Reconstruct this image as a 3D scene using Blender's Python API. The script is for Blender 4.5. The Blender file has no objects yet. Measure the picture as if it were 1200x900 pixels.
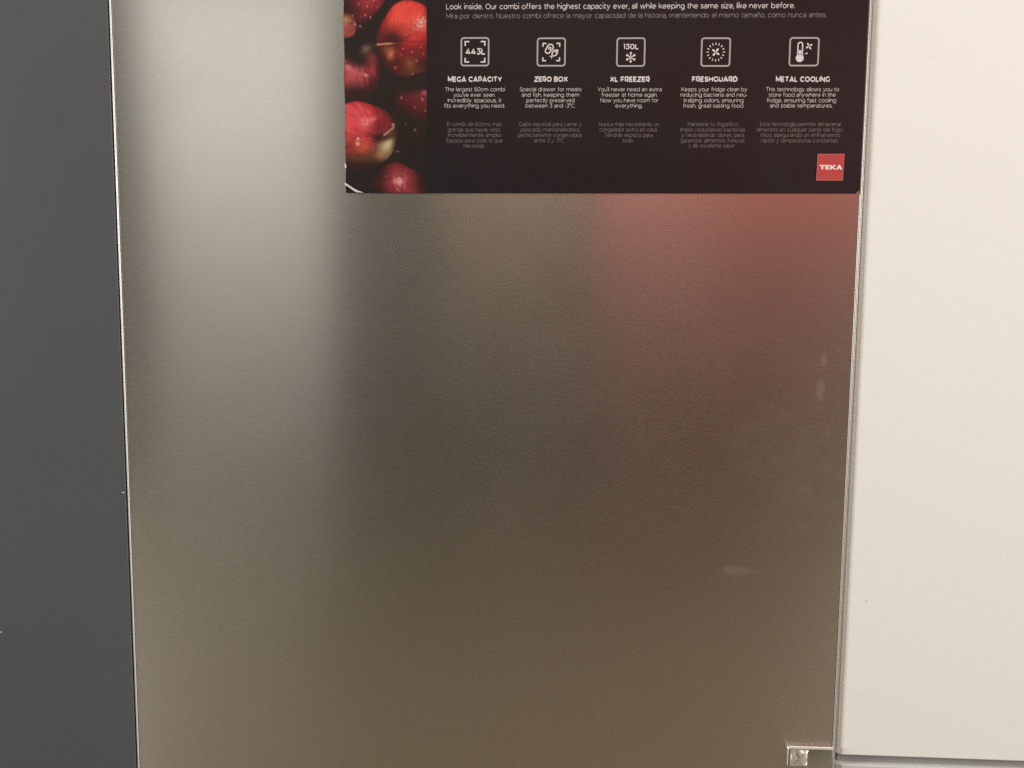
import bpy, bmesh, math, random
import numpy as np
from mathutils import Vector, Matrix

random.seed(4)
rng = np.random.default_rng(4)
sc = bpy.context.scene
COL = sc.collection
H = 1.15                      # height of the camera above the floor; the steel door's face is the plane y = 0

# ---------------------------------------------------------------- camera
cam_d = bpy.data.cameras.new('camera')
cam = bpy.data.objects.new('camera', cam_d)
COL.objects.link(cam)
pitch, yaw, roll = -0.09116, 0.03154, -0.00862
cam.matrix_world = (Matrix.Translation((0.0433, -0.6230, H)) @ Matrix.Rotation(yaw, 4, 'Z')
                    @ Matrix.Rotation(pitch, 4, 'X') @ Matrix.Rotation(roll, 4, 'Y')
                    @ Matrix.Rotation(math.pi / 2, 4, 'X'))
cam_d.sensor_width = 36.0
cam_d.lens = 901.0 / 1200.0 * 36.0
cam_d.clip_start = 0.01
cam_d.clip_end = 100.0
sc.camera = cam

# ---------------------------------------------------------------- world and lamps (shop interior, plus added fill)
world = bpy.data.worlds.new('World')
sc.world = world
world.use_nodes = True
bg = world.node_tree.nodes['Background']
bg.inputs['Color'].default_value = (1.0, 0.90, 0.72, 1)
bg.inputs['Strength'].default_value = 0.122

def area(name, loc, target, sx, sy, power, color):
    d = bpy.data.lights.new(name, 'AREA')
    d.shape = 'RECTANGLE'; d.size = sx; d.size_y = sy
    d.energy = power; d.color = color
    o = bpy.data.objects.new(name, d)
    o.location = loc
    v = Vector(target) - Vector(loc)
    o.rotation_euler = v.to_track_quat('-Z', 'Y').to_euler()
    COL.objects.link(o)
    return o

# ceiling luminaire over the aisle; the two side panels are added fill
area('ceiling_and_fill_lamp', (0.1, -1.05, H + 1.75), (0.1, -0.6, H - 0.6), 1.8, 0.4, 17.0, (1.0, 0.93, 0.82))
area('ceiling_and_fill_lamp', (-4.0, -0.68, H + 0.50), (0.0, 0, H - 0.2), 0.8, 1.2, 245, (1.0, 0.99, 0.95))
area('ceiling_and_fill_lamp', (4.4, -0.95, H + 0.50), (0.2, 0, H - 0.2), 0.8, 1.2, 318, (1.0, 0.99, 0.95))
# lit shop aisle away to the left: bright upper part, plus a dim lower panel added to extend its reflection
area('aisle_reflection_lamp', (-2.33, -3.0, H + 1.30), (-0.2, 0, H), 1.60, 1.7, 11.4, (1.0, 0.98, 0.92))
area('aisle_reflection_lamp', (-2.30, -3.0, H - 0.30), (-0.2, 0, H), 1.60, 1.7, 2.5, (1.0, 0.96, 0.86))
# red lit display behind to the right, and a warm one beside it
area('red_display_lamp', (2.15, -3.0, H + 1.10), (0.1, 0, H), 3.2, 0.9, 14.2, (1.0, 0.18, 0.15))
area('warm_display_lamp', (0.02, -3.0, H + 1.25), (0.1, 0, H), 1.15, 0.9, 3.0, (1.0, 0.56, 0.34))

vs = sc.view_settings
vs.view_transform = 'Standard'
vs.look = 'None'
vs.exposure = 0.0
vs.gamma = 1.0
vs.use_curve_mapping = False
sc.cycles.filter_width = 1.5
sc.cycles.use_denoising = False            # keep the fine grain of the steel and the print

# ---------------------------------------------------------------- helpers
def srgb(r, g, b):
    f = lambda c: (c / 255.0 / 12.92) if c / 255.0 <= 0.04045 else ((c / 255.0 + 0.055) / 1.055) ** 2.4
    return (f(r), f(g), f(b), 1.0)

def mat(name, color, rough=0.5, metal=0.0, spec=0.5):
    m = bpy.data.materials.new(name)
    m.use_nodes = True
    p = m.node_tree.nodes['Principled BSDF']
    p.inputs['Base Color'].default_value = color
    p.inputs['Roughness'].default_value = rough
    p.inputs['Metallic'].default_value = metal
    p.inputs['Specular IOR Level'].default_value = spec
    return m

def nd(m, t, **kw):
    n = m.node_tree.nodes.new(t)
    for k, v in kw.items():
        setattr(n, k, v)
    return n

def lk(m, a, b):
    m.node_tree.links.new(a, b)

def noise(m, coord, scale, detail=3.0, vec_scale=None, rough=0.55):
    n = nd(m, 'ShaderNodeTexNoise')
    n.inputs['Scale'].default_value = scale
    n.inputs['Detail'].default_value = detail
    n.inputs['Roughness'].default_value = rough
    if vec_scale:
        mp = nd(m, 'ShaderNodeMapping')
        mp.inputs['Scale'].default_value = vec_scale
        lk(m, coord, mp.inputs['Vector'])
        lk(m, mp.outputs['Vector'], n.inputs['Vector'])
    else:
        lk(m, coord, n.inputs['Vector'])
    return n.outputs['Fac']

def ramp(m, fac, a0, a1, b0, b1):
    n = nd(m, 'ShaderNodeMapRange')
    n.inputs['From Min'].default_value = a0
    n.inputs['From Max'].default_value = a1
    n.inputs['To Min'].default_value = b0
    n.inputs['To Max'].default_value = b1
    lk(m, fac, n.inputs['Value'])
    return n.outputs['Result']

def math_n(m, op, a, b=None):
    n = nd(m, 'ShaderNodeMath', operation=op)
    for i, v in enumerate((a, b)):
        if v is None:
            continue
        if isinstance(v, (int, float)):
            n.inputs[i].default_value = v
        else:
            lk(m, v, n.inputs[i])
    return n.outputs['Value']

def bump(m, height, strength, dist):
    n = nd(m, 'ShaderNodeBump')
    n.inputs['Strength'].default_value = strength
    n.inputs['Distance'].default_value = dist
    lk(m, height, n.inputs['Height'])
    return n.outputs['Normal']

def link_mesh(name, me, material, parent=None, smooth=False):
    o = bpy.data.objects.new(name, me)
    me.materials.append(material)
    if smooth:
        for p in me.polygons:
            p.use_smooth = True
    COL.objects.link(o)
    if parent:
        o.parent = parent
    return o

def empty(name, loc, rz=0.0):
    o = bpy.data.objects.new(name, None)
    o.location = loc
    o.rotation_euler = (0, 0, rz)
    o.empty_display_size = 0.05
    COL.objects.link(o)
    return o

def tag(o, label, cat, kind=None, group=None):
    o['label'] = label
    o['category'] = cat
    if kind: o['kind'] = kind
    if group: o['group'] = group

def box(name, lo, hi, material, parent=None, bev=0.0, seg=4):
    """bevelled box between two corners, in the parent's frame"""
    bm = bmesh.new()
    bmesh.ops.create_cube(bm, size=1.0)
    for v in bm.verts:
        v.co = Vector([lo[i] + (v.co[i] + 0.5) * (hi[i] - lo[i]) for i in range(3)])
    if bev > 0:
        bmesh.ops.bevel(bm, geom=bm.edges[:], offset=bev, segments=seg, profile=0.5, affect='EDGES', clamp_overlap=True)
    me = bpy.data.meshes.new(name)
    bm.to_mesh(me); bm.free()
    o = link_mesh(name, me, material, parent)
    if bev > 0:
        me.shade_smooth()
        if hasattr(me, 'set_sharp_from_angle'):
            me.set_sharp_from_angle(angle=math.radians(50))
    return o

def prism(name, outline, y0, y1, material, parent=None, bev=0.0, seg=3):
    """outline in x,z extruded from y0 (front) to y1 (back)"""
    bm = bmesh.new()
    vs_ = [bm.verts.new((x, y0, z)) for x, z in outline]
    f = bm.faces.new(vs_)
    bm.normal_update()
    if f.normal.y > 0:
        f.normal_flip()
    r = bmesh.ops.extrude_face_region(bm, geom=[f])
    for v in r['geom']:
        if isinstance(v, bmesh.types.BMVert):
            v.co.y = y1
    front = [e for e in bm.edges if all(abs(v.co.y - y0) < 1e-9 for v in e.verts)]
    bmesh.ops.recalc_face_normals(bm, faces=bm.faces[:])
    if bev > 0:
        bmesh.ops.bevel(bm, geom=front, offset=bev, segments=seg, profile=0.5, affect='EDGES')
    me = bpy.data.meshes.new(name)
    bm.to_mesh(me); bm.free()
    o = link_mesh(name, me, material, parent)
    if bev > 0:
        me.shade_smooth()
        me.set_sharp_from_angle(angle=math.radians(50))
    return o

def rounded(x0, z0, x1, z1, r, n=6, corners=(1, 1, 1, 1)):
    """counter-clockwise rounded rectangle, corners bl, br, tr, tl switchable"""
    pts = []
    for (cx, cz, a0), on in zip(((x0, z0, 180), (x1, z0, 270), (x1, z1, 0), (x0, z1, 90)), corners):
        if not on:
            pts.append((cx, cz)); continue
        ox = cx + (r if cx == x0 else -r)
        oz = cz + (r if cz == z0 else -r)
        for k in range(n + 1):
            a = math.radians(a0 + 90 * k / n)
            pts.append((ox + r * math.cos(a), oz + r * math.sin(a)))
    return pts

# ---------------------------------------------------------------- materials
def steel_material():
    m = mat('brushed_steel', (0.62, 0.59, 0.55, 1), 0.42, 1.0)
    p = m.node_tree.nodes['Principled BSDF']
    co = nd(m, 'ShaderNodeTexCoord').outputs['Object']
    tg = nd(m, 'ShaderNodeCombineXYZ')
    tg.inputs['Z'].default_value = 1.0                       # grain runs sideways: light spreads up and down
    lk(m, tg.outputs['Vector'], p.inputs['Tangent'])
    p.inputs['Anisotropic'].default_value = 0.88
    fine = noise(m, co, 1.0, 2.0, (160, 10, 1300))
    mid = noise(m, co, 1.0, 3.0, (60, 5, 500))
    blot = noise(m, co, 5.0, 3.0)
    s = math_n(m, 'ADD', math_n(m, 'MULTIPLY', fine, 0.7), math_n(m, 'MULTIPLY', mid, 0.3))
    r1 = ramp(m, s, 0.25, 0.75, 0.258, 0.314)
    lk(m, math_n(m, 'ADD', r1, ramp(m, blot, 0.3, 0.7, -0.02, 0.02)), p.inputs['Roughness'])
    mx = nd(m, 'ShaderNodeMix', data_type='RGBA')
    mx.inputs['A'].default_value = (0.57, 0.545, 0.51, 1)
    mx.inputs['B'].default_value = (0.66, 0.635, 0.60, 1)
    lk(m, s, mx.inputs['Factor'])
    lk(m, mx.outputs['Result'], p.inputs['Base Color'])
    # finger smears and wiped dust, in door coordinates
    sep = nd(m, 'ShaderNodeSeparateXYZ')
    lk(m, co, sep.inputs['Vector'])
    wob = ramp(m, noise(m, co, 60.0, 4.0), 0.3, 0.7, -0.5, 0.5)
    total = None
    for (x, z, rx, rz, a) in SMEARS:
        dx = math_n(m, 'DIVIDE', math_n(m, 'SUBTRACT', sep.outputs['X'], x), rx)
        dz = math_n(m, 'DIVIDE', math_n(m, 'SUBTRACT', sep.outputs['Z'], z), rz)
        d = math_n(m, 'SQRT', math_n(m, 'ADD', math_n(m, 'MULTIPLY', dx, dx), math_n(m, 'MULTIPLY', dz, dz)))
        k = ramp(m, math_n(m, 'ADD', d, wob), 0.35, 1.15, a, 0.0)
        total = k if total is None else math_n(m, 'MAXIMUM', total, k)
    patch = math_n(m, 'MULTIPLY', total, ramp(m, noise(m, co, 55.0, 4.0), 0.35, 0.62, 0.25, 1.0))
    dust = nd(m, 'ShaderNodeBsdfDiffuse')
    dust.inputs['Color'].default_value = (0.55, 0.53, 0.50, 1)
    ms = nd(m, 'ShaderNodeMixShader')
    out = m.node_tree.nodes['Material Output']
    lk(m, patch, ms.inputs['Fac'])
    lk(m, p.outputs['BSDF'], ms.inputs[1])
    lk(m, dust.outputs['BSDF'], ms.inputs[2])
    lk(m, ms.outputs['Shader'], out.inputs['Surface'])
    return m

SMEARS = [(0.2094, H - 0.2088, 0.017, 0.0046, 0.11), (0.2721, H - 0.0576, 0.0035, 0.009, 0.12),
          (0.2735, H - 0.036, 0.0025, 0.007, 0.10), (0.2642, H - 0.141, 0.010, 0.006, 0.04),
          (0.246, H - 0.150, 0.006, 0.004, 0.04), (0.250, H - 0.112, 0.045, 0.055, 0.022),
          (0.232, H - 0.172, 0.012, 0.006, 0.03)]

STEEL = steel_material()
TRIM = mat('satin_steel_edge', (0.58, 0.575, 0.555, 1), 0.5, 0.5)
TRIM_R = mat('brushed_edge', (0.44, 0.40, 0.365, 1), 0.5, 0.4)

def chrome_material():
    m = mat('chrome_cap', (0.86, 0.83, 0.78, 1), 0.22, 0.75)
    return m
CHROME = chrome_material()

def painted(name, color, rough, scale, amp, bstr, spec=0.4):
    m = mat(name, color, rough, 0.0, spec)
    p = m.node_tree.nodes['Principled BSDF']
    co = nd(m, 'ShaderNodeTexCoord').outputs['Object']
    n1 = noise(m, co, 4.0, 4.0)
    mx = nd(m, 'ShaderNodeMix', data_type='RGBA')
    mx.inputs['A'].default_value = tuple(c * (1 - amp) for c in color[:3]) + (1,)
    mx.inputs['B'].default_value = tuple(min(1, c * (1 + amp)) for c in color[:3]) + (1,)
    lk(m, n1, mx.inputs['Factor'])
    lk(m, mx.outputs['Result'], p.inputs['Base Color'])
    n2 = noise(m, co, scale, 2.0)
    lk(m, bump(m, n2, bstr, 0.0003), p.inputs['Normal'])
    lk(m, ramp(m, n1, 0.3, 0.7, rough - 0.04, rough + 0.04), p.inputs['Roughness'])
    return m

WHITE = painted('white_enamel', (0.81, 0.825, 0.80, 1), 0.38, 700.0, 0.012, 0.06)
GREY_PLASTIC = painted('grey_plastic', (0.30, 0.31, 0.31, 1), 0.5, 300.0, 0.03, 0.05)
DARK = painted('dark_grey_laminate', (0.076, 0.086, 0.092, 1), 0.55, 900.0, 0.05, 0.12, 0.3)
WHITE_DIMMED = painted('dimmed_white_paint', (0.46, 0.47, 0.46, 1), 0.45, 400.0, 0.03, 0.05)  # white darkened to grey so the lamplit top edge stays dim
CABINET = painted('cabinet_grey', (0.22, 0.22, 0.22, 1), 0.5, 300.0, 0.03, 0.05)

def wood_material(name, a, b):
    m = mat(name, a, 0.55)
    p = m.node_tree.nodes['Principled BSDF']
    co = nd(m, 'ShaderNodeTexCoord').outputs['Object']
    g = noise(m, co, 1.0, 5.0, (3, 40, 40))
    mx = nd(m, 'ShaderNodeMix', data_type='RGBA')
    mx.inputs['A'].default_value = a
    mx.inputs['B'].default_value = b
    lk(m, g, mx.inputs['Factor'])
    lk(m, mx.outputs['Result'], p.inputs['Base Color'])
    return m

# ---------------------------------------------------------------- floor, and an unseen tan slab added to brighten the steel's lower reflection
def floor():
    bm = bmesh.new()
    bmesh.ops.create_grid(bm, x_segments=1, y_segments=1, size=4.0)
    me = bpy.data.meshes.new('floor')
    bm.to_mesh(me); bm.free()
    o = link_mesh('floor', me, wood_material('dark_floor', (0.028, 0.025, 0.020, 1), (0.042, 0.037, 0.029, 1)))
    o.location = (0, -2.0, -0.04)
    o['kind'] = 'structure'
    q = box('bounce_platform', (-3.2, -1.30, -0.038), (3.2, 1.0, 0.0), wood_material('tan_bounce', (0.122, 0.097, 0.058, 1), (0.180, 0.144, 0.087, 1)), None, 0.003, 2)
    q['kind'] = 'structure'
floor()

# ---------------------------------------------------------------- dark panel on the left
dark = empty('side_panel', (-0.2993, 0, 0))
tag(dark, 'dark grey matte panel standing left of the brushed steel refrigerator', 'panel')
box('panel_face', (-0.60, -0.0005, 0), (0.0, 0.018, 2.10), DARK, dark, 0.0008, 2)
box('panel_carcass', (-0.597, 0.020, 0.02), (-0.003, 0.60, 2.08), DARK, dark, 0.002, 2)
SPECK = mat('pale_chip', (0.42, 0.43, 0.42, 1), 0.6)
for (x, z, w, h) in ((-0.0022, H - 0.152, 0.0030, 0.0011), (-0.1135, H - 0.2755, 0.0018, 0.0013)):
    o = prism('paint_chip', [(x - w * .5, z), (x - w * .15, z - h * .5), (x + w * .5, z - h * .2), (x + w * .3, z + h * .5), (x - w * .3, z + h * .4)],
              -0.0007, -0.0004, SPECK, dark)

# ---------------------------------------------------------------- steel refrigerator
fr = empty('refrigerator', (0, 0, 0))
tag(fr, 'brushed stainless steel refrigerator with a wide plain door carrying a dark poster', 'refrigerator')
door = box('door', (-0.2962, 0.0, H - 0.418), (0.2950, 0.055, 2.02), STEEL, fr, 0.0006, 2)
box('door', (-0.2962, 0.0, 0.06), (0.2950, 0.055, H - 0.428), STEEL, fr, 0.0006, 2)
box('body', (-0.2965, 0.0575, 0.05), (0.2965, 0.66, 2.02), CABINET, fr, 0.004, 3)
# bright folded edges of the door sheet
box('edge_trim', (-0.2978, -0.0006, H - 0.418), (-0.29660, 0.050, 2.02), TRIM, door, 0.0005, 4)
box('edge_trim', (0.29525, -0.0004, H - 0.418), (0.29680, 0.050, 2.02), TRIM_R, door, 0.0006, 4)
box('edge_trim', (0.29695, 0.0002, H - 0.418), (0.29790, 0.050, 2.02), TRIM_R, door, 0.0004, 4)
# hinge cover at the lower right corner, standing proud of the door
HINGE = mat('hinge_steel', (0.56, 0.55, 0.52, 1), 0.36, 1.0)
RIM = mat('hinge_rim', (0.80, 0.765, 0.70, 1), 0.42, 0.45)
hc = prism('hinge_cover', rounded(0.2573, H - 0.3772, 0.2953, H - 0.3590, 0.0022, 5, (1, 0, 0, 1)), -0.0011, 0.0004, HINGE, fr, 0.0005, 3)
def cover_rim(parent):
    """raised lip along the top of the cover, turning down its left side"""
    path = [(0.2953, H - 0.3603)] + [(0.2600 - 0.0017 * math.sin(math.radians(t)), H - 0.3620 + 0.0017 * math.cos(math.radians(t))) for t in range(0, 91, 15)] + [(0.2583, H - 0.3760)]
    wid = [0.0022] + [0.0022 - 0.0015 * t / 90 for t in range(0, 91, 15)] + [0.0005]
    L, R = [], []
    for i, p in enumerate(path):
        a = Vector(path[max(0, i - 1)]); b_ = Vector(path[min(len(path) - 1, i + 1)])
        d = (b_ - a).normalized(); n_ = Vector((-d.y, d.x))
        L.append(tuple(Vector(p) + n_ * wid[i] / 2)); R.append(tuple(Vector(p) - n_ * wid[i] / 2))
    return prism('cover_rim', L + R[::-1], -0.0017, -0.0006, RIM, parent, 0.00035, 3)
cover_rim(hc)

def hinge_cap(parent):
    """square polished cap with a creased, faceted face"""
    bm = bmesh.new()
    x0, x1, z0, z1 = 0.2600, 0.2742, H - 0.3762, H - 0.3623
    n = 12
    g = [[None] * (n + 1) for _ in range(n + 1)]
    for i in range(n + 1):
        for j in range(n + 1):
            u, v = i / n, j / n
            b = min(1.0, min(u, 1 - u, v, 1 - v) / 0.12)
            ang = math.atan2(v - 0.52, u - 0.5)
            rr = math.hypot(u - 0.5, v - 0.52)
            dome = 0.0013 * math.cos(3 * ang + 0.6) * min(1, rr * 2.4) * (1 - 0.4 * rr)
            y = -0.0018 - 0.0011 * b + (dome - 0.0002 * math.sin(7 * u + 4 * v)) * b
            g[i][j] = bm.verts.new((x0 + (x1 - x0) * u, y, z0 + (z1 - z0) * v))
    for i in range(n):
        for j in range(n):
            bm.faces.new((g[i][j], g[i + 1][j], g[i + 1][j + 1], g[i][j + 1]))
    rim = [g[i][0] for i in range(n + 1)] + [g[n][j] for j in range(1, n + 1)] + [g[i][n] for i in range(n - 1, -1, -1)] + [g[0][j] for j in range(n - 1, 0, -1)]
    low = [bm.verts.new((v.co.x, -0.0009, v.co.z)) for v in rim]
    for k in range(len(rim)):
        k2 = (k + 1) % len(rim)
        bm.faces.new((rim[k], low[k], low[k2], rim[k2]))
    bmesh.ops.recalc_face_normals(bm, faces=bm.faces[:])
    me = bpy.data.meshes.new('hinge_cap')
    bm.to_mesh(me); bm.free()
    o = link_mesh('hinge_cap', me, CHROME, parent)
    me.shade_smooth()
    me.set_sharp_from_angle(angle=math.radians(40))
    return o
hinge_cap(hc)

# ---------------------------------------------------------------- white refrigerator on the right
wf = empty('refrigerator', (0.2991, 0.0005, 0), math.radians(-1.0))
tag(wf, 'cream white refrigerator with a smooth enamel door, right of the steel one', 'refrigerator')
def slab(name, x0, x1, y0, y1, z0, z1, r, bev, material, parent):
    """upright slab with rounded vertical edges and finely broken top and bottom edges"""
    bm = bmesh.new()
    base = [bm.verts.new((x, y, z0)) for x, y in rounded(x0, y0, x1, y1, r, 10)]
    f = bm.faces.new(base)
    g = bmesh.ops.extrude_face_region(bm, geom=[f])
    for v in g['geom']:
        if isinstance(v, bmesh.types.BMVert): v.co.z = z1
    bmesh.ops.recalc_face_normals(bm, faces=bm.faces[:])
    ends = [e for e in bm.edges if abs(e.verts[0].co.z - e.verts[1].co.z) < 1e-9]
    bmesh.ops.bevel(bm, geom=ends, offset=bev, segments=4, profile=0.5, affect='EDGES')
    me = bpy.data.meshes.new(name)
    bm.to_mesh(me); bm.free()
    o = link_mesh(name, me, material, parent)
    me.shade_smooth(); me.set_sharp_from_angle(angle=math.radians(50))
    return o
slab('door', 0.0, 0.60, 0.0, 0.06, H - 0.3668, 1.86, 0.0055, 0.0013, WHITE, wf)
slab('door', 0.0, 0.60, 0.0005, 0.06, 0.08, H - 0.3752, 0.0055, 0.0016, WHITE_DIMMED, wf)['label'] = 'white lower door, dimmed to grey'
box('body', (0.004, 0.064, 0.05), (0.596, 0.62, 1.86), WHITE, wf, 0.004, 3)
prism('paint_chip', [(0.0168, H - 0.2335), (0.0178, H - 0.2345), (0.0184, H - 0.2322), (0.0174, H - 0.2316)], -0.00015, 0.0003, mat('grey_chip', (0.64, 0.63, 0.60, 1), 0.6), wf)
box('gasket', (0.003, 0.0065, H - 0.3754), (0.597, 0.058, H - 0.3666), GREY_PLASTIC, wf, 0.0, 2)

# ---------------------------------------------------------------- poster
# poster frame: origin at its lower left corner, x to the right, z up, front at -y
PX, PZ = -0.1111, H + 0.0953
poster = empty('poster', (PX, -0.0002, PZ))
tag(poster, 'dark charcoal poster with red apples and white text, stuck on the steel door', 'poster')
MM = 0.001

def sheet_material():
    m = mat('poster_print', (0.0078, 0.0060, 0.0086, 1), 0.34, 0.0, 0.38)
    p = m.node_tree.nodes['Principled BSDF']
    co = nd(m, 'ShaderNodeTexCoord').outputs['Object']
    n1 = noise(m, co, 9.0, 3.0)
    lk(m, bump(m, n1, 0.25, 0.002), p.inputs['Normal'])
    lk(m, ramp(m, noise(m, co, 25.0, 3.0), 0.3, 0.7, 0.32, 0.40), p.inputs['Roughness'])
    return m
SHEET = sheet_material()
PAPER = mat('paper_edge', (0.55, 0.54, 0.52, 1), 0.7)

PW, PHT = 406.0, 420.0
backing = [(0.4, 0.0), (PW, 0.9), (PW, PHT), (0.0, PHT)]
left = []
for k in range(40):                                             # the hand-trimmed left edge
    z = PHT - 3 - k * (PHT - 14) / 39
    left.append((0.2 + 0.35 * math.sin(z * 0.13) + random.uniform(-.25, .25) + (0.5 if 30 < z < 42 else 0), z))
outline = [(x * MM, z * MM) for x, z in
           [(12.0, 0.15), (403.2, 1.1), (404.6, 1.9), (405.6, 4.2), (406.0, 8.0), (PW, PHT), (0.2, PHT)] + left + [(0.1, 7.4)]]
prism('backing_sheet', [(x * MM, z * MM) for x, z in backing], -0.00022, 0.0, SHEET, poster)
prism('printed_sheet', outline, -0.00052, -0.00026, SHEET, poster)
# white paper core showing where the trimmed corner has lifted
curl = [(-0.3, 8.2), (-0.3, 5.9), (2.0, 4.9), (6.0, 2.0), (9.0, 0.3), (15.0, 0.1), (11.0, 1.4), (7.2, 3.3), (3.0, 5.9)]
prism('torn_corner', [(x * MM, z * MM) for x, z in curl], -0.00105, -0.00056, PAPER, poster)
prism('torn_corner', [(x * MM, z * MM) for x, z in [(-0.5, 22.5), (-0.2, 19.5), (0.9, 19.0), (1.0, 21.5), (0.2, 23.2)]], -0.00085, -0.00056, PAPER, poster)
prism('torn_corner', [(x * MM, z * MM) for x, z in [(402.6, 0.8), (405.6, 1.0), (405.4, 3.8), (404.6, 2.4)]], -0.0005, -0.00024, mat('paper_grey', (0.22, 0.20, 0.20, 1), 0.7), poster)

# ---- the apple photograph printed down the left side: colours painted on a fine flat grid
def value_noise(x, y, seed):
    xi = np.floor(x).astype(int); yi = np.floor(y).astype(int)
    fx = x - xi; fy = y - yi
    fx = fx * fx * (3 - 2 * fx); fy = fy * fy * (3 - 2 * fy)
    def h(a, b):
        n = (a * 374761393 + b * 668265263 + seed * 974634777) & 0xffffffff
        n = ((n ^ (n >> 13)) * 1274126177) & 0xffffffff
        return ((n ^ (n >> 16)) & 0xffff) / 65535.0
    return (h(xi, yi) * (1 - fx) + h(xi + 1, yi) * fx) * (1 - fy) + (h(xi, yi + 1) * (1 - fx) + h(xi + 1, yi + 1) * fx) * fy

def paint_apples(U, V):
    """printed picture; U, V in picture units (97 wide, 0 at the left, V downwards)"""
    img = np.zeros(U.shape + (3,))
    img[:] = (38, 31, 31)
    img += ((value_noise(U / 9, V / 9, 5) - .5) * 8)[..., None]
    def over(mask, col):
        img[:] = img * (1 - mask[..., None]) + np.asarray(col) * mask[..., None]
    def ss(a, b, x):
        t = np.clip((x - a) / (b - a), 0, 1)
        return t * t * (3 - 2 * t)
    def blob(cx, cy, rx, ry, col, amt=1.0, rot=0.0, soft=1.0, clip=None):
        c, s = math.cos(rot), math.sin(rot)
        du, dv = U - cx, V - cy
        a = (du * c + dv * s) / rx; b = (-du * s + dv * c) / ry
        d = a * a + b * b
        m = np.exp(-d * soft) * amt
        if clip is not None: m = m * clip
        over(m, col)
    def apple(cx, cy, rx, ry, dark_, mid_, light_, lx, ly, stem=(0, -1), seed=1, streak=0.5, gain=1.0):
        a = (U - cx) / rx; b = (V - cy) / ry
        ang = np.arctan2(b, a)
        wob = 1 + .035 * np.sin(3 * ang + seed) + .02 * np.sin(5 * ang + 2 * seed)
        d = np.sqrt(a * a + b * b) / wob
        mask = 1 - ss(.955, 1.02, d)
        nz = np.sqrt(np.clip(1 - d * d, 0, 1))
        lit = np.clip(a * lx + b * ly + nz * math.sqrt(max(0, 1 - lx * lx - ly * ly)), 0, 1)
        lit = lit ** 1.8 * gain
        sa = np.arctan2(V - (cy + stem[1] * ry), U - (cx + stem[0] * rx))
        sr = np.hypot(V - (cy + stem[1] * ry), U - (cx + stem[0] * rx))
        st = value_noise(sa * 13 + 50, sr / 16, seed) * .6 + value_noise(sa * 31 + 90, sr / 9, seed + 7) * .4
        t = np.clip(lit + (st - .5) * streak * (0.35 + lit), 0, 1)
        dark_, mid_, light_ = map(np.asarray, (dark_, mid_, light_))
        c1 = dark_ + (mid_ - dark_) * np.clip(t * 2, 0, 1)[..., None]
        col = c1 + (light_ - mid_) * np.clip(t * 2 - 1, 0, 1)[..., None]
        over(mask, col)
        return mask
    def drop(cx, cy, r, amt=0.8, clip=None):
        r = r * 1.15
        k = math.sin(cx * 12.9 + cy * 7.7)
        blob(cx + .3 * r, cy + .6 * r, r * 1.25, r * 1.1, (62, 20, 26), .5 * amt, k, 1.2, clip)
        blob(cx, cy + .3 * r, r * (.8 + .2 * k), r * .7, (176, 80, 82), .6 * amt, k, 1.2, clip)
        blob(cx - .25 * r, cy - .25 * r, r * (.5 + .15 * k), r * .38, (222, 168, 166), .8 * amt, .6 + k, 1.0, clip)
    # upper left apple
    m = apple(14, -9, 36, 37, (44, 26, 30), (112, 36, 46), (170, 60, 75), .55, -.05, (-.5, .5), 3, .35, .95)
    blob(2, 8, 12, 16, (48, 34, 34), .9, 0, 1, m); blob(14, 9, 7, 12, (66, 30, 34), .6, .3, 1, m)
    blob(24, 3, 9, 8, (160, 52, 68), .5, 0, 1, m)
    for x, y, r in ((28, 8.5, 2.2), (26, 18.5, 2.0), (32, 21, 1.9), (36, 2, 1.6), (18, 6, 1.3), (40, 9, 1), (21, 21, 1.0)):
        drop(x, y, r, .9)
    # small yellowish one at the edge
    m = apple(-1, 30, 17, 15, (60, 34, 30), (135, 62, 62), (160, 96, 82), .25, .25, (0, -1), 5, .4, 1.0)
    blob(1, 23, 8, 5, (172, 140, 82), .85, 0, 1, m); blob(7, 36, 7, 4, (140, 50, 62), .7, 0, 1, m)
    for x, y, r in ((7.5, 25.5, 2.2), (11, 19, 1.9), (14, 29, 2.2), (20, 31, 2.0)):
        drop(x, y, r, .8)
    # dark apple seen into its hollow
    m = apple(16, 84, 29, 31, (46, 28, 30), (140, 42, 50), (190, 84, 88), -.2, .15, (.1, -.7), 9, .55, 1.0)
    blob(13, 62, 18, 13, (34, 31, 29), 1.0, .15, .9, m); blob(17, 70, 10, 7, (38, 36, 33), .95, .2, 1, m)
    blob(26, 57, 6.5, 5, (128, 100, 82), .8, -.5, 1); blob(33, 67, 6, 8, (132, 58, 62), .7, 0, 1, m)
    blob(5, 79, 6, 3.2, (225, 130, 130), .75, .7, 1, m); blob(26, 87.5, 3.4, 1.5, (250, 175, 170), .9, .4, 1, m)
    blob(13, 83, 6, 2.5, (190, 105, 105), .6, .5, 1, m); blob(34, 82, 4, 6, (190, 88, 92), .5, 0, 1, m)
    blob(16, 110, 36, 14, (44, 29, 32), .95, 0, 1, m); blob(36, 106, 9, 16, (58, 31, 34), .8, 0, 1, m)
    drop(21, 100, 1.3, .6); drop(1.5, 71, 1.6, .7)
    # large bright apple upper right
    m = apple(76, 46.5, 37, 45, (58, 26, 28), (165, 45, 46), (226, 82, 70), -.1, -.62, (-.6, .1), 12, .55, 1.05)
    blob(58, 46, 14, 13, (50, 28, 30), .93, 0, 1, m); blob(48, 54, 8, 15, (66, 34, 33), .7, 0, 1, m)
    blob(70, 22, 12, 10, (222, 78, 66), .8, -.5, 1, m); blob(84, 10, 14, 7, (205, 58, 54), .5, -.2, 1, m)
    blob(67, 33, 10, 4, (176, 56, 54), .6, -.3, 1, m)
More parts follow.
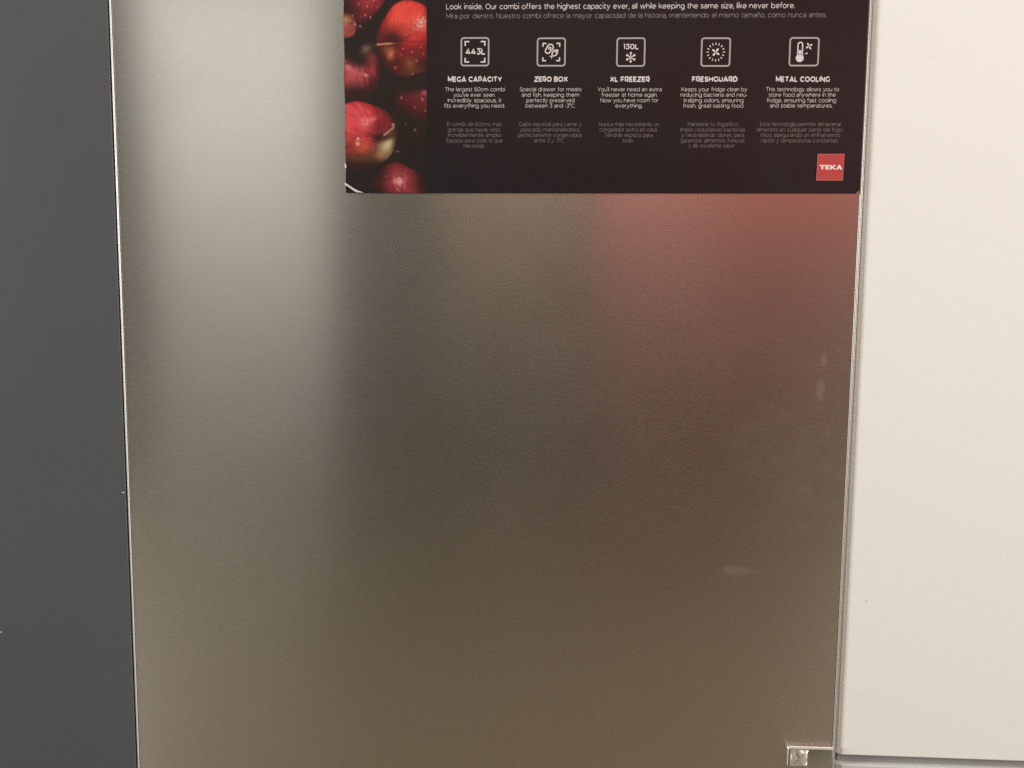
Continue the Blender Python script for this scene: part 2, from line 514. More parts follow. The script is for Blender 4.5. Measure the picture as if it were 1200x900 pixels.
    sp = np.clip(value_noise(U / 1.6, V / 1.6, 31) * 1.5 - .15, 0, 1)
    blob(90, 29, 9, 8, (222, 178, 178), .95, -.5, 1.2, m * sp); blob(95, 24, 5, 4, (228, 188, 186), .7, 0, 1, m * sp)
    blob(88, 42, 12, 5, (185, 52, 58), .6, 0, 1, m); blob(84, 62, 16, 9, (120, 34, 40), .6, 0, 1, m)
    blob(55, 63, 4.6, 7, (202, 118, 84), .92, .1, 1, m); blob(50, 58, 5, 5, (140, 92, 62), .6, 0, 1, m)
    blob(78, 75, 8, 7, (146, 92, 60), .75, 0, 1, m); blob(82, 84, 18, 7, (104, 66, 46), .6, .1, 1, m)
    blob(64, 80, 9, 10, (96, 34, 36), .55, 0, 1, m)
    for x, y, r in ((74, 41, 1.8), (78, 33, 1.2), (70, 57, 2.0), (81, 61, 1.9), (86, 71, 2.2), (61, 79, 2.2), (82, 87, 2.0),
                    (91, 55, 1.5), (79, 26, 1.0), (68, 64, 1.3), (94, 63, 1.4), (90, 47, 1.2), (94, 12, 1.4)):
        drop(x, y, r, .75, m)
    blob(44, 51.8, 6, 1.0, (196, 140, 110), .9, -.05, 1); blob(52, 51, 7.5, 1.0, (220, 150, 106), .95, -.05, 1)
    blob(40.5, 52, 1.6, 1.0, (225, 190, 175), .7, 0, 1)
    # dim apple on the right
    m = apple(92, 118, 34, 34, (40, 28, 30), (88, 34, 39), (118, 46, 54), .1, -.5, (.1, -1), 17, .3, .92)
    over((1 - ss(100, 114, V - .05 * (97 - U))) * m, (38, 30, 31))
    blob(74, 148, 20, 17, (40, 31, 32), .85, 0, 1, m); blob(95, 108, 4, 3, (188, 92, 105), .8, 0, 1)
    for x, y, r in ((68, 114, 2.0), (93, 116, 2.6), (84, 125.5, 1.3), (96, 129, 1.4), (84, 151.5, 1.8), (73, 145, 1.2)):
        drop(x, y, r, .75)
    # big lower left apple
    m = apple(20, 158.5, 42, 41, (52, 33, 30), (168, 48, 54), (210, 78, 84), -.25, -.55, (.62, .05), 21, .75, 1.08)
    blob(42, 150, 12, 16, (92, 36, 40), .7, .4, 1, m)
    blob(20, 171, 12, 9, (196, 92, 66), .85, 0, 1, m); blob(6, 172, 9, 12, (128, 56, 54), .6, 0, 1, m)
    blob(18, 186, 18, 7, (104, 70, 44), .75, 0, 1, m)
    blob(47, 172, 9, 13, (176, 160, 118), .9, .3, 1, m); blob(52, 168, 4.5, 9, (206, 198, 160), .75, .35, 1, m)
    blob(56, 180, 4, 7, (142, 134, 62), .7, .5, 1, m); blob(42, 182, 8, 5, (168, 122, 86), .7, 0, 1, m)
    blob(40, 161, 6.5, 4.5, (44, 26, 26), .97, -.5, 1, m); blob(50, 160, 10, 3.4, (58, 34, 34), .85, -.25, 1, m)
    blob(33, 176, 2.6, 5, (112, 62, 46), .75, -.35, 1, m); blob(32.5, 174, 1.2, 3.0, (158, 92, 72), .6, -.35, 1, m)
    blob(22, 199, 40, 11, (44, 32, 31), .95, 0, 1, m)
    blob(25, 142, 6, 5, (240, 150, 145), .75, 0, 1, m); blob(33, 139, 5, 2.6, (232, 140, 136), .6, -.4, 1, m)
    blob(24, 142, 1.3, 1.3, (150, 52, 60), .8, 0, 1, m); blob(29, 142.5, 1.5, 1.5, (185, 85, 88), .7, 0, 1, m)
    blob(20, 152, 6, 4, (205, 84, 98), .5, 0, 1, m)
    st_d = np.abs((U - 47) * .62 + (V - 157.5) * .78) + np.where((U > 46) & (U < 59), 0, 9)
    over(np.clip(1.5 - st_d, 0, 1) * .85, (186, 142, 124))
    blob(57.5, 146, 2.0, 2.4, (150, 112, 100), .9, .4, 1.2); blob(56.8, 145.2, .9, 1.0, (205, 180, 168), .9, 0, 1)
    blob(14.5, 165, 5.4, 6.4, (120, 34, 34), .75, 0, 1.1, m); blob(14.8, 166, 3.9, 4.6, (205, 104, 84), .85, 0, 1.1, m)
    blob(14.8, 168, 2.4, 2.2, (240, 190, 165), .7, 0, 1, m); blob(15.5, 162, 1.5, 1.4, (255, 225, 215), .95, 0, 1, m)
    blob(20.5, 163, 1.2, 1.2, (235, 140, 135), .6, 0, 1, m)
    blob(62.5, 177, 2.8, .7, (140, 128, 116), .8, .1, 1)
    # bottom apple
    m = apple(63, 226, 33, 36, (44, 30, 31), (112, 40, 46), (140, 56, 60), .05, -.4, (0, -.6), 27, .35, .98)
    blob(40, 206, 10, 22, (44, 30, 30), .8, .3, 1, m); blob(92, 212, 9, 24, (42, 30, 31), .8, 0, 1, m)
    sp = np.clip(value_noise(U / 1.7, V / 1.7, 77) * 2.2 - .5, 0, 1)
    blob(65, 212, 8.5, 8, (225, 160, 165), .95, .4, 1.3, m * sp); blob(59, 212, 2, 4, (214, 140, 142), .6, .3, 1, m)
    drop(59, 223, 3.0, .7); drop(48, 207, 1.2, .6); drop(73, 199, 1.2, .6)
    img[:] = img * (1 + (value_noise(U * 1.1, V * 1.1, 91) - .5)[..., None] * .16)
    return np.clip(img, 20, 255)

def apple_print(parent):
    nu, nv = 150, 440
    w, h = 65.6, 195.0                                             # millimetres
    us = np.linspace(0, 97.5, nu); vv = np.linspace(226 - h / 0.657, 225.9, nv)
    U, V = np.meshgrid(us, vv)
    rgb = paint_apples(U, V) / 255.0
    lin = np.where(rgb <= .04045, rgb / 12.92, ((rgb + .055) / 1.055) ** 2.4)
    lin = np.clip((lin - 0.012) * APPLE_GAIN, 0.003, 1)
    x = 0.2 + U / 97.5 * (w - 0.2); z = (226 - V) * 0.657 + 0.15
    edge = np.interp(z[:, 0], [p[1] for p in sorted(left, key=lambda p: p[1])], [p[0] for p in sorted(left, key=lambda p: p[1])]) + .15
    cut = np.where(z[:, 0] < 7.4, 0.1 + (7.4 - z[:, 0]) / 7.25 * 11.9, edge)
    x = cut[:, None] + (x - x[:, :1]) * (w - cut[:, None]) / w
    verts = np.stack([x * MM, np.full_like(x, -0.00055), z * MM], -1).reshape(-1, 3)
    i = np.arange(nu * nv).reshape(nv, nu)
    faces = np.stack([i[1:, :-1], i[1:, 1:], i[:-1, 1:], i[:-1, :-1]], -1).reshape(-1, 4)
    me = bpy.data.meshes.new('apple_photograph')
    me.from_pydata(verts.tolist(), [], faces.tolist())
    ca = me.color_attributes.new('print', 'FLOAT_COLOR', 'POINT')
    ca.data.foreach_set('color', np.concatenate([lin.reshape(-1, 3), np.ones((nu * nv, 1))], 1).ravel())
    m = mat('apple_print', (1, 1, 1, 1), 0.36, 0, 0.5)
    at = nd(m, 'ShaderNodeAttribute', attribute_name='print')
    lk(m, at.outputs['Color'], m.node_tree.nodes['Principled BSDF'].inputs['Base Color'])
    o = link_mesh('apple_photograph', me, m, parent)
    o['label'] = 'printed photograph of dewy red apples'
    return o
APPLE_GAIN = 0.92
apple_print(poster)

# ---- flat print: polygons and mitred strokes
class Flat:
    def __init__(self): self.V, self.F = [], []
    def poly(self, pts):
        k = len(self.V); self.V += pts; self.F.append(tuple(range(k, k + len(pts))))
    def stroke(self, pts, w, closed=False):
        """mitred ribbon along a polyline"""
        n = len(pts); L, R = [], []
        for i in range(n):
            p = Vector(pts[i])
            a = Vector(pts[(i - 1) % n]) if (closed or i > 0) else None
            b = Vector(pts[(i + 1) % n]) if (closed or i < n - 1) else None
            d1 = (p - a).normalized() if a else None
            d2 = (b - p).normalized() if b else None
            d1 = d1 or d2; d2 = d2 or d1
            n1 = Vector((-d1.y, d1.x)); n2 = Vector((-d2.y, d2.x))
            m_ = (n1 + n2); m_.normalize()
            k = w / 2 / max(.35, m_.dot(n1))
            L.append(tuple(p + m_ * k)); R.append(tuple(p - m_ * k))
        for i in range(n if closed else n - 1):
            j = (i + 1) % n
            self.poly([L[i], R[i], R[j], L[j]])
    def disc(self, cx, cz, r, n=16):
        self.poly([(cx + r * math.cos(t * 2 * math.pi / n), cz + r * math.sin(t * 2 * math.pi / n)) for t in range(n)])
    def build(self, name, material, parent, y=-0.00058):
        me = bpy.data.meshes.new(name)
        lv = getattr(self, 'levels', {})
        me.from_pydata([(x * MM, y - 4e-6 * lv.get(i, 0), z * MM) for i, (x, z) in enumerate(self.V)], [], self.F)
        return link_mesh(name, me, material, parent)
    def words(self, words, cx, bz, w, cap, weight):
        v, f, lev = text_shapes(words, weight)
        k = len(self.V)
        if not hasattr(self, 'levels'): self.levels = {}
        self.levels.update({k + i: l for i, l in enumerate(lev)})
        sx = w / (v[:, 0].max() - v[:, 0].min()); c = (v[:, 0].max() + v[:, 0].min()) / 2
        self.V += [((a - c) * sx + cx, b * cap / 0.70 + bz) for a, b in v[:, :2]]
        self.F += [tuple(i + k for i in q) for q in f]

# ---- a plain geometric sans, drawn as even strokes
def ell(cx, cy, rx, ry, a0, a1, n=None):
    n = n or max(4, int(abs(a1 - a0) / 24))
    return [(cx + rx * math.cos(math.radians(a0 + (a1 - a0) * k / n)), cy + ry * math.sin(math.radians(a0 + (a1 - a0) * k / n))) for k in range(n + 1)]

def glyph(c, w):
    """strokes (points, closed) and advance for one character; capitals are 0.70 high, x-height 0.53"""
    h = w / 2
    C, X, A, D = 0.70 - h, 0.53 - h, 0.745 - h, -0.19 + h          # centreline tops and descender
    b = h
    m, ry = 0.265, 0.265 - h
    R = 0.275 - h * 0.6
    S = []
    def st(*p): S.append((list(p), False))
    def cv(p): S.append((p, False))
    def lp(p): S.append((p[:-1], True))
    W = 0.0
    acc = {'á': 'a', 'é': 'e', 'í': 'i', 'ó': 'o', 'ñ': 'n'}
    base = acc.get(c, c)
    cm, cy_ = 0.35, 0.35 - h                                           # middle and half height of capitals
    if base == 'a':
        W = 0.40
        cv([(0.03, X - 0.07)] + ell(0.20, X - 0.17, 0.20, 0.17, 110, 0) + [(W, b)])
        cv([(W, m + 0.03), (0.17, m + 0.03)] + ell(0.15, (m + 0.03 + b) / 2, 0.15, (m + 0.03 - b) / 2, 90, 270) + [(0.2, b)] + [(0.33, b + 0.03), (W, b + 0.12)])
    elif base == 'b': W = 2 * R; st((0, b), (0, A)); lp(ell(R, m, R, ry, 0, 360))
    elif base == 'c': W = 1.75 * R; cv(ell(R, m, R, ry, 48, 312))
    elif base == 'd': W = 2 * R; st((W, b), (W, A)); lp(ell(R, m, R, ry, 0, 360))
    elif base == 'e': W = 2 * R; cv([(0.02, m), (W, m)] + ell(R, m, R, ry, 8, 315))
    elif base == 'f': W = 0.24; cv([(0.09, b)] + [(0.09, A - 0.15)] + ell(0.22, A - 0.13, 0.13, 0.13, 180, 75)); st((-0.02, X), (0.24, X))
    elif base == 'g': W = 2 * R; lp(ell(R, m, R, ry, 0, 360)); cv([(W, X), (W, 0.02)] + ell(R, 0.02, R, 0.02 - D, 0, -140))
    elif base == 'h': W = 0.43; st((0, b), (0, A)); cv([(0, X - 0.2)] + ell(W / 2, X - 0.2, W / 2, 0.2, 180, 0) + [(W, b)])
    elif base == 'i':
        st((0, b), (0, X))
        if c == 'i': st((0, 0.665), (0, 0.665 + w * 1.1))
    elif base == 'j': cv(ell(-0.1, -0.06, 0.1, -0.06 - D, -90, 0) + [(0, X)]); st((0, 0.665), (0, 0.665 + w * 1.1))
    elif base == 'k': W = 0.40; st((0, b), (0, A)); st((W, X), (0.02, b + 0.14)); st((0.15, m + 0.03), (W + 0.02, b))
    elif base == 'l': st((0, b), (0, A))
    elif base == 'm':
        W = 0.78; q = W / 2
        st((0, b), (0, X))
        for x in (0, q): cv([(x, X - 0.18)] + ell(x + q / 2, X - 0.18, q / 2, 0.18, 180, 0) + [(x + q, b)])
    elif base == 'n': W = 0.43; st((0, b), (0, X)); cv([(0, X - 0.2)] + ell(W / 2, X - 0.2, W / 2, 0.2, 180, 0) + [(W, b)])
    elif base == 'o': W = 2 * R; lp(ell(R, m, R, ry, 0, 360))
    elif base == 'p': W = 2 * R; st((0, D), (0, X)); lp(ell(R, m, R, ry, 0, 360))
    elif base == 'q': W = 2 * R; st((W, D), (W, X)); lp(ell(R, m, R, ry, 0, 360))
    elif base == 'r': W = 0.24; st((0, b), (0, X)); cv([(0, X - 0.2)] + ell(0.22, X - 0.2, 0.22, 0.2, 180, 90))
    elif base == 's':
        W = 0.36
        cv([(W - 0.02, X - 0.05)] + ell(0.18, X - 0.11, 0.17, 0.11, 70, 180) + [(0.08, m + 0.02), (0.28, m - 0.02)] + ell(0.18, b + 0.115, 0.18, 0.115, 0, -110) + [(0.0, b + 0.06)])
    elif base == 't': W = 0.26; cv([(0.1, X + 0.14), (0.1, b + 0.12)] + ell(0.22, b + 0.12, 0.12, 0.12, 180, 280)); st((-0.01, X), (W, X))
    elif base == 'u': W = 0.43; st((W, b), (W, X)); cv([(0, X)] + ell(W / 2, b + 0.2, W / 2, 0.2, 180, 360) + [(W, b + 0.22)])
    elif base == 'v': W = 0.46; st((0, X + h * .4), (W / 2, b), (W, X + h * .4))
    elif base == 'w': W = 0.76; st((0, X + h * .4), (W * .26, b), (W / 2, X), (W * .74, b), (W, X + h * .4))
    elif base == 'x': W = 0.42; st((0, b), (W, X)); st((0, X), (W, b))
    elif base == 'y': W = 0.46; st((0, X + h * .4), (W / 2, b)); cv([(W, X + h * .4), (0.17, D + 0.09), (0.09, D), (-0.02, D + 0.02)])
    elif base == 'z': W = 0.37; st((0, X), (W, X), (0, b), (W, b))
    elif base == 'A': W = 0.62; st((0, b - h * .5), (W / 2, C), (W, b - h * .5)); st((0.12, 0.21), (W - 0.12, 0.21))
    elif base == 'B':
        W = 0.47; st((0.3, b), (0, b), (0, C), (0.27, C))
        cv([(0.0, cm + 0.01), (0.27, cm + 0.01)]); cv(ell(0.27, (C + cm) / 2, 0.17, (C - cm) / 2, 90, -90)); cv(ell(0.3, (b + cm) / 2, 0.17, (cm - b) / 2, 90, -90))
    elif base == 'C': W = 0.58; cv(ell(0.34, cm, 0.34, cy_, 46, 314))
    elif base == 'D': W = 0.56; S.append(([(0, b), (0, C), (0.22, C)] + ell(0.22, cm, 0.34, cy_, 90, -90) + [(0.1, b)], True))
    elif base == 'E': W = 0.42; st((W, b), (0, b), (0, C), (W, C)); st((0, cm), (W - 0.05, cm))
    elif base == 'F': W = 0.41; st((0, b), (0, C), (W, C)); st((0, cm - .03), (W - 0.05, cm - .03))
    elif base == 'G': W = 0.60; cv(ell(0.34, cm, 0.34, cy_, 46, 318) + [(0.60, b + 0.10), (0.60, cm)])
    elif base == 'H': W = 0.52; st((0, b), (0, C)); st((W, b), (W, C)); st((0, cm), (W, cm))
    elif base == 'I': st((0, b), (0, C))
    elif base == 'K': W = 0.50; st((0, b), (0, C)); st((W - .02, C), (0.02, b + 0.18)); st((0.18, cm + 0.02), (W, b))
    elif base == 'L': W = 0.38; st((0, C), (0, b), (W, b))
    elif base == 'M': W = 0.64; st((0, b), (0, C), (W / 2, 0.2), (W, C), (W, b))
    elif base == 'N': W = 0.54; st((0, b), (0, C), (W, b), (W, C))
    elif base == 'O': W = 0.68; lp(ell(0.34, cm, 0.34, cy_, 0, 360))
    elif base == 'P': W = 0.48; cv([(0, b), (0, C), (0.26, C)] + ell(0.26, C - 0.2, 0.22, 0.2, 90, -90) + [(0.02, C - 0.4)])
    elif base == 'R': W = 0.48; cv([(0, b), (0, C), (0.26, C)] + ell(0.26, C - 0.2, 0.22, 0.2, 90, -90) + [(0.02, C - 0.4)]); st((0.27, C - 0.42), (W, b - h * .4))
    elif base == 'S':
        W = 0.46
        cv([(W - 0.03, C - 0.08)] + ell(0.23, C - 0.15, 0.21, 0.15, 60, 180) + [(0.10, cm + 0.03), (0.36, cm - 0.03)] + ell(0.23, b + 0.155, 0.23, 0.155, 0, -110) + [(0.0, b + 0.09)])
    elif base == 'T': W = 0.52; st((0, C), (W, C)); st((W / 2, b), (W / 2, C))
    elif base == 'U': W = 0.52; cv([(0, C), (0, 0.28)] + ell(W / 2, 0.28, W / 2, 0.28 - b, 180, 360) + [(W, C)])
    elif base == 'X': W = 0.54; st((0, b), (W, C)); st((0, C), (W, b))
    elif base == 'Y': W = 0.56; st((0, C), (W / 2, 0.26), (W, C)); st((W / 2, b), (W / 2, 0.27))
    elif base == 'Z': W = 0.50; st((0, C), (W, C), (0, b), (W, b))
    elif base == '0': W = 0.50; lp(ell(0.25, cm, 0.25, cy_, 0, 360))
    elif base == '1': W = 0.15; st((0, C), (W, C), (W, b))
    elif base == '3': W = 0.42; cv([(0.02, C), (W - .02, C), (0.19, 0.42)] + ell(0.2, b + 0.19, 0.22, 0.19, 80, -110) + [(0.0, b + 0.08)])
    elif base == '4': W = 0.48; cv([(0.28, C), (0.0, 0.2), (W, 0.2)]); st((0.35, b), (0.35, 0.42))
    elif base == '6': W = 0.46; lp(ell(0.23, b + 0.2, 0.23, 0.2, 0, 360)); cv([(0.38, C - .02), (0.26, C)] + ell(0.24, cm + .05, 0.24, C - cm - .05, 95, 185) + [(0, 0.24)])
    elif base == '.': st((0, 0), (0, w * 1.15))
    elif base == ',': st((0.03, w * 1.15), (-0.02, -0.1))
    elif base == "'": st((0, 0.74), (0, 0.55))
    elif base == '-': W = 0.2; st((0, 0.26), (W, 0.26))
    elif base == '°': W = 0.2; lp(ell(0.1, 0.61, 0.1, 0.1, 0, 360, 10))
    elif base == ' ': return [], 0.34
    if c in 'áéíó': x = W / 2; st((x - 0.02, 0.6), (x + 0.09, 0.75))
    if c == 'ñ': st((0.08, 0.64), (0.16, 0.69), (0.27, 0.65), (0.35, 0.70))
    return S, W + w + 0.058

def text_shapes(words, w):
    """(quads, total width): every stroke as a ribbon; each lies a hair above the previous one"""
    f = Flat(); x = w / 2
    levels = []
    for c in words:
        S, adv = glyph(c, w)
        for k, (pts, closed) in enumerate(S):
            n0 = len(f.V)
            f.stroke([(px + x, pz) for px, pz in pts], w, closed)
            levels += [k % 4] * (len(f.V) - n0)
        x += adv
    return np.array(f.V), f.F, levels

# ---- lettering
INK = {'head': mat('ink_white', (0.52, 0.47, 0.46, 1), 0.5), 'title': mat('ink_title', (0.66, 0.61, 0.60, 1), 0.5),
       'body': mat('ink_body', (0.47, 0.43, 0.42, 1), 0.5), 'sub': mat('ink_grey', (0.20, 0.175, 0.175, 1), 0.5),
       'small': mat('ink_dim', (0.155, 0.13, 0.13, 1), 0.5), 'logo': mat('ink_logo', (0.82, 0.66, 0.62, 1), 0.5)}
CAP = {'head': 4.3, 'sub': 3.9, 'title': 4.15, 'body': 3.15, 'small': 3.1}       # capital height, mm
WEIGHT = {'head': 0.098, 'sub': 0.072, 'title': 0.166, 'body': 0.078, 'small': 0.066}
LINES = [  # kind, column, words, centre x, baseline z, width (mm in the poster frame)
    ('head', 0, 'Look inside. Our combi offers the highest capacity ever, all while keeping the same size, like never before.', 215.4, 140.7, 269.2),
    ('sub', 0, 'Mira por dentro. Nuestro combi ofrece la mayor capacidad de la historia, manteniendo el mismo tamaño, como nunca antes.', 227.6, 133.9, 293.5),
    ('title', 0, 'MEGA CAPACITY', 103.5, 85.9, 42.5),
    ('title', 1, 'ZERO BOX', 163.0, 85.9, 26.6),
    ('title', 2, 'XL FREEZER', 224.9, 85.8, 30.8),
    ('title', 3, 'FRESHGUARD', 290.6, 85.8, 35.2),
    ('title', 4, 'METAL COOLING', 358.4, 85.7, 41.4),
    ('body', 0, 'The largest 60cm combi', 103.6, 78.7, 47.2),
    ('body', 0, "you've ever seen.", 103.1, 74.5, 32.9),
    ('body', 0, 'Incredibly spacious, it', 103.3, 70.3, 42.2),
    ('body', 0, 'fits everything you need.', 103.2, 66.2, 47.8),
    ('small', 0, 'El combi de 60cms más', 103.2, 52.0, 43.3),
    ('small', 0, 'grande que hayas visto.', 103.1, 47.8, 41.9),
    ('small', 0, 'Increíblemente amplio.', 103.5, 43.7, 42.5),
    ('small', 0, 'Espacio para todo lo que', 103.5, 39.4, 44.7),
    ('small', 0, 'necesitas.', 103.1, 35.4, 17.0),
    ('body', 1, 'Special drawer for meats', 163.1, 78.7, 48.4),
    ('body', 1, 'and fish, keeping them', 163.0, 74.5, 45.2),
    ('body', 1, 'perfectly preserved', 163.1, 70.3, 37.7),
    ('body', 1, 'between 3 and -3°C.', 163.0, 66.2, 39.0),
    ('small', 1, 'Cajón especial para carne y', 163.1, 52.1, 49.0),
    ('small', 1, 'pescado, manteniéndolos', 163.2, 47.9, 46.4),
    ('small', 1, 'perfectamente conservados', 162.9, 43.7, 50.5),
    ('small', 1, 'entre 3 y -3°C.', 162.5, 39.5, 23.8),
    ('body', 2, "You'll never need an extra", 224.8, 78.6, 49.9),
    ('body', 2, 'freezer at home again.', 224.8, 74.5, 43.5),
    ('body', 2, 'Now you have room for', 224.8, 70.3, 45.0),
    ('body', 2, 'everything.', 224.4, 66.2, 21.0),
    ('small', 2, 'Nunca más necesitarás un', 224.8, 52.1, 47.0),
    ('small', 2, 'congelador extra en casa.', 224.5, 48.0, 45.1),
    ('small', 2, 'Tendrás espacio para', 224.8, 43.8, 37.7),
    ('small', 2, 'todo.', 224.4, 39.6, 8.2),
    ('body', 3, 'Keeps your fridge clean by', 290.5, 78.6, 50.9),
    ('body', 3, 'reducing bacteria and neu-', 290.1, 74.5, 52.0),
    ('body', 3, 'tralizing odors, ensuring', 290.3, 70.3, 46.6),
    ('body', 3, 'fresh, great-tasting food.', 290.2, 66.2, 47.0),
    ('small', 3, 'Mantiene tu frigorífico', 290.4, 52.2, 39.3),
    ('small', 3, 'limpio, reduciendo bacterias', 290.3, 48.0, 50.3),
    ('small', 3, 'y neutralizando olores, para', 290.3, 43.9, 48.5),
    ('small', 3, 'garantizar alimentos frescos', 290.3, 39.7, 49.7),
    ('small', 3, 'y de excelente sabor', 289.8, 35.8, 36.0),
    ('body', 4, 'This technology allows you to', 358.5, 78.6, 56.2),
    ('body', 4, 'store food anywhere in the', 358.3, 74.5, 51.5),
    ('body', 4, 'fridge, ensuring fast cooling', 358.1, 70.3, 53.5),
    ('body', 4, 'and stable temperatures.', 357.9, 66.3, 48.1),
    ('small', 4, 'Esta tecnología permite almacenar', 358.2, 52.3, 62.5),
    ('small', 4, 'alimentos en cualquier parte del frigo-', 357.8, 48.1, 67.0),
    ('small', 4, 'rífico, asegurando un enfriamiento', 358.1, 44.0, 61.6),
    ('small', 4, 'rápido y temperaturas constantes.', 357.7, 39.8, 60.0),
]

def lettering(name, items, kind, parent):
    fl = Flat()
    for words, cx, bz, w in items:
        fl.words(words, cx, bz, w, CAP[kind], WEIGHT[kind])
    return fl.build(name, INK[kind], parent)

for kind, name in (('head', 'headline'), ('sub', 'subheadline')):
    for l in LINES:
        if l[0] == kind:
            lettering(name, [(l[2], l[3], l[4], l[5])], kind, poster)
for c in range(5):
    for kind, name in (('title', 'column_title'), ('body', 'column_text'), ('small', 'column_translation')):
        lettering(name, [(l[2], l[3], l[4], l[5]) for l in LINES if l[0] == kind and l[1] == c], kind, poster)

# ---- icons
def arc(cx, cz, r, a0, a1, n=10, sx=1.0):
    return [(cx + sx * r * math.cos(math.radians(a0 + (a1 - a0) * k / n)), cz + r * math.sin(math.radians(a0 + (a1 - a0) * k / n))) for k in range(n + 1)]

def brackets(f, h, l, w):
    for sx in (-1, 1):
        for sz in (-1, 1):
            f.stroke([(sx * h, sz * (h - l)), (sx * h, sz * h), (sx * (h - l), sz * h)], w)

def fan(f, cx, cz, r, rot, n=4):
    for k in range(n):
        a = rot + k * 2 * math.pi / n
        pts = [(0.12, 0.05), (0.45, 0.30), (0.85, 0.36), (1.0, 0.12), (0.72, -0.10), (0.35, -0.14), (0.14, -0.08)]
        f.poly([(cx + r * (x * math.cos(a) - z * math.sin(a)), cz + r * (x * math.sin(a) + z * math.cos(a))) for x, z in pts])

def symbol_capacity(f):
    brackets(f, 7.7, 3.2, 1.05)
    f.words('443L', 0.1, -2.2, 15.4, 4.9, 0.14)
def symbol_meat_fish(f):
    brackets(f, 6.5, 2.6, 0.95)
    s = 0.673
    P = lambda x, y: ((x - 16.8) * s, (16.9 - y) * s)               # drawing units, y down
    out = []
    for k in range(24):                                             # steak: two unequal round ends joined
        a = k / 24 * 2 * math.pi
        ca, sa = math.cos(a), math.sin(a)
        r = 4.35 + 1.3 * math.cos(2 * (a - 2.2)) + 0.55 * math.cos(a + 0.9)
        out.append(P(14.1 + r * ca, 13.8 + r * sa))
    f.stroke(out, 0.95, True)
    f.stroke([P(15.1 + 1.35 * math.cos(a), 12.6 + 1.35 * math.sin(a)) for a in np.linspace(0, 2 * math.pi, 9)[:-1]], 0.8, True)
    u = Vector((0.70, -0.714)); nrm = Vector((0.714, 0.70))        # fish lies along a diagonal
    c = Vector((21.0, 18.0))
    top, bot = [], []
    for k in range(9):
        t = k / 8
        wv = 2.6 * math.sin(math.pi * t) ** 0.8
        p = c + u * (t - 0.5) * 9.2
        top.append(p + nrm * wv); bot.append(p - nrm * wv)
    body = [tuple(P(v.x, v.y)) for v in top + bot[-2:0:-1]]
    f.stroke(body, 0.9, True)
    tl = c - u * 4.9
    f.poly([P(*(tl + u * 0.4)), P(*(tl - u * 2.4 - nrm * 2.6)), P(*(tl - u * 1.5)), P(*(tl - u * 2.4 + nrm * 2.6))])
    f.stroke([P(*(c + u * 1.4 - nrm * 1.7)), P(*(c + u * 1.0)), P(*(c + u * 1.4 + nrm * 1.7))], 0.6)
    e = c + u * 2.7
    f.disc(*P(e.x, e.y), 0.45, 8)
def symbol_snow(f):
    f.words('130L', 0.0, 2.1, 11.4, 4.1, 0.13)
    cz = -3.9
    for k in range(6):
        a = math.radians(90 + 60 * k)
        d = Vector((math.cos(a), math.sin(a))); s_ = Vector((-d.y, d.x))
        o = Vector((0, cz))
        f.stroke([tuple(o + d * 0.25), tuple(o + d * 2.6)], 0.72)
        tip = o + d * 2.65
        f.poly([tuple(tip - d * .1 - s_ * .35), tuple(tip + d * .2 - s_ * 1.0), tuple(tip + d * 1.15 - s_ * .7), tuple(tip + d * 1.45), tuple(tip + d * 1.15 + s_ * .7), tuple(tip + d * .2 + s_ * 1.0), tuple(tip - d * .1 + s_ * .35)])
def symbol_fan(f):
    fan(f, 0.0, 0.0, 3.5, 0.75)
    for k in range(16):
        a = 2 * math.pi * k / 16
        f.stroke([(5.4 * math.cos(a), 5.4 * math.sin(a)), (7.1 * math.cos(a), 7.1 * math.sin(a))], 0.68)
def symbol_thermometer(f):
    x, r = -3.1, 1.75
    tube = [(x - r, -2.6)] + [(x + r * math.cos(math.radians(t)), 5.3 + r * math.sin(math.radians(t))) for t in range(180, -1, -20)] + [(x + r, -2.6)]
    f.stroke(tube, 0.95)
    f.poly([(x - 1.0, -2.2), (x + 1.0, -2.2), (x + 0.95, 1.2), (x - 0.95, 1.2)])
    f.disc(x - 0.1, -4.7, 3.05, 20)
    fan(f, 3.6, 4.2, 2.8, 0.35)
    f.poly([(0.6, -1.4), (2.4, -0.6), (2.9, -0.9), (2.5, -1.5), (1.0, -1.9)])

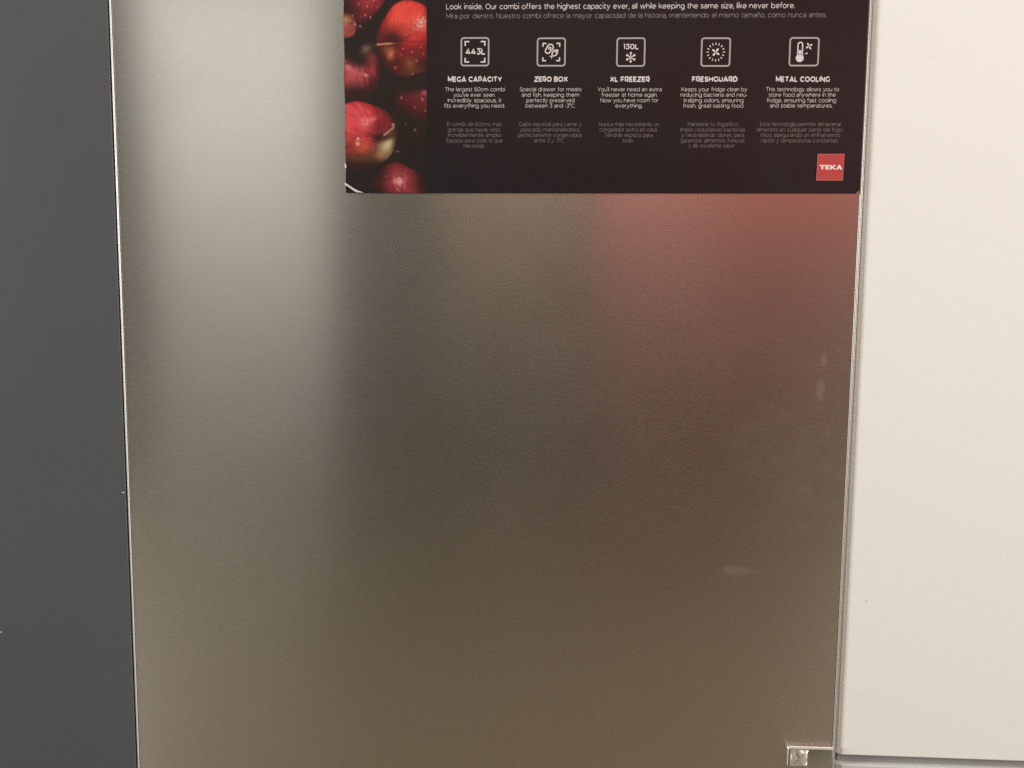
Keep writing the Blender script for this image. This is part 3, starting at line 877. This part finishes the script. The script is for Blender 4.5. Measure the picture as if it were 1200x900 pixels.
ICONS = [((103.5, 108.8), 22.6, 22.1, symbol_capacity), ((163.2, 108.5), 22.7, 21.9, symbol_meat_fish), ((225.1, 108.3), 22.6, 22.1, symbol_snow),
         ((290.7, 108.2), 23.0, 22.0, symbol_fan), ((358.5, 108.3), 23.1, 21.9, symbol_thermometer)]
ICON_INK = mat('ink_icon_frame', (0.40, 0.36, 0.36, 1), 0.5)
for (cx, cz), w, h, fn in ICONS:
    fl = Flat()
    fl.stroke(rounded(-w / 2 + .6, -h / 2 + .6, w / 2 - .6, h / 2 - .6, 2.0), 1.15, True)
    fo = fl.build('icon', ICON_INK, poster)
    fo.location = (cx * MM, 0, cz * MM)
    fl = Flat(); fn(fl)
    fl.build('icon_symbol', INK['title'], fo)

# ---- red square with the maker's lettering
RED = mat('logo_red', (0.43, 0.047, 0.043, 1), 0.45)
LIGHTRED = mat('logo_rim', (0.45, 0.13, 0.13, 1), 0.45)
sq = prism('logo_square', [(a * MM, b * MM) for a, b in ((371.9, 10.7), (392.6, 10.7), (393.0, 31.2), (372.3, 31.1))], -0.00075, -0.00056, RED, poster)
fl = Flat()
fl.stroke([(372.2, 11.0), (392.3, 11.0), (392.7, 30.9), (372.6, 30.8)], 0.55, True)
fl.build('logo_rim', LIGHTRED, sq, -0.00079)
fl = Flat()
S = lambda pts: [(374.0 + x, 19.2 + z) for x, z in pts]
h_, b_ = 3.5, 1.0
fl.poly(S([(0, h_), (0, h_ - b_), (1.55, h_ - b_), (1.55, 0), (2.95, 0), (2.95, h_ - b_), (4.3, h_ - b_), (4.3, h_)]))            # T
fl.poly(S([(4.55, 0), (4.55, h_), (8.0, h_), (8.0, h_ - .85), (5.9, h_ - .85), (5.9, 2.15), (7.7, 2.15), (7.7, 1.35), (5.9, 1.35), (5.9, .85), (8.0, .85), (8.0, 0)]))   # E
fl.poly(S([(8.35, 0), (8.35, h_), (9.7, h_), (9.7, 2.2), (11.2, h_), (12.9, h_), (10.9, 1.85), (13.0, 0), (11.2, 0), (9.7, 1.4), (9.7, 0)]))   # K
fl.poly(S([(12.9, 0), (14.7, h_), (15.9, h_), (17.7, 0), (16.2, 0), (15.85, .75), (14.75, .75), (14.4, 0)]))
fl.poly(S([(15.0, 1.45), (15.6, 1.45), (15.3, 2.3)]))
fl.F.pop()
for _ in range(3): fl.V.pop()
fl.build('logo_lettering', INK['logo'], sq, -0.00079)
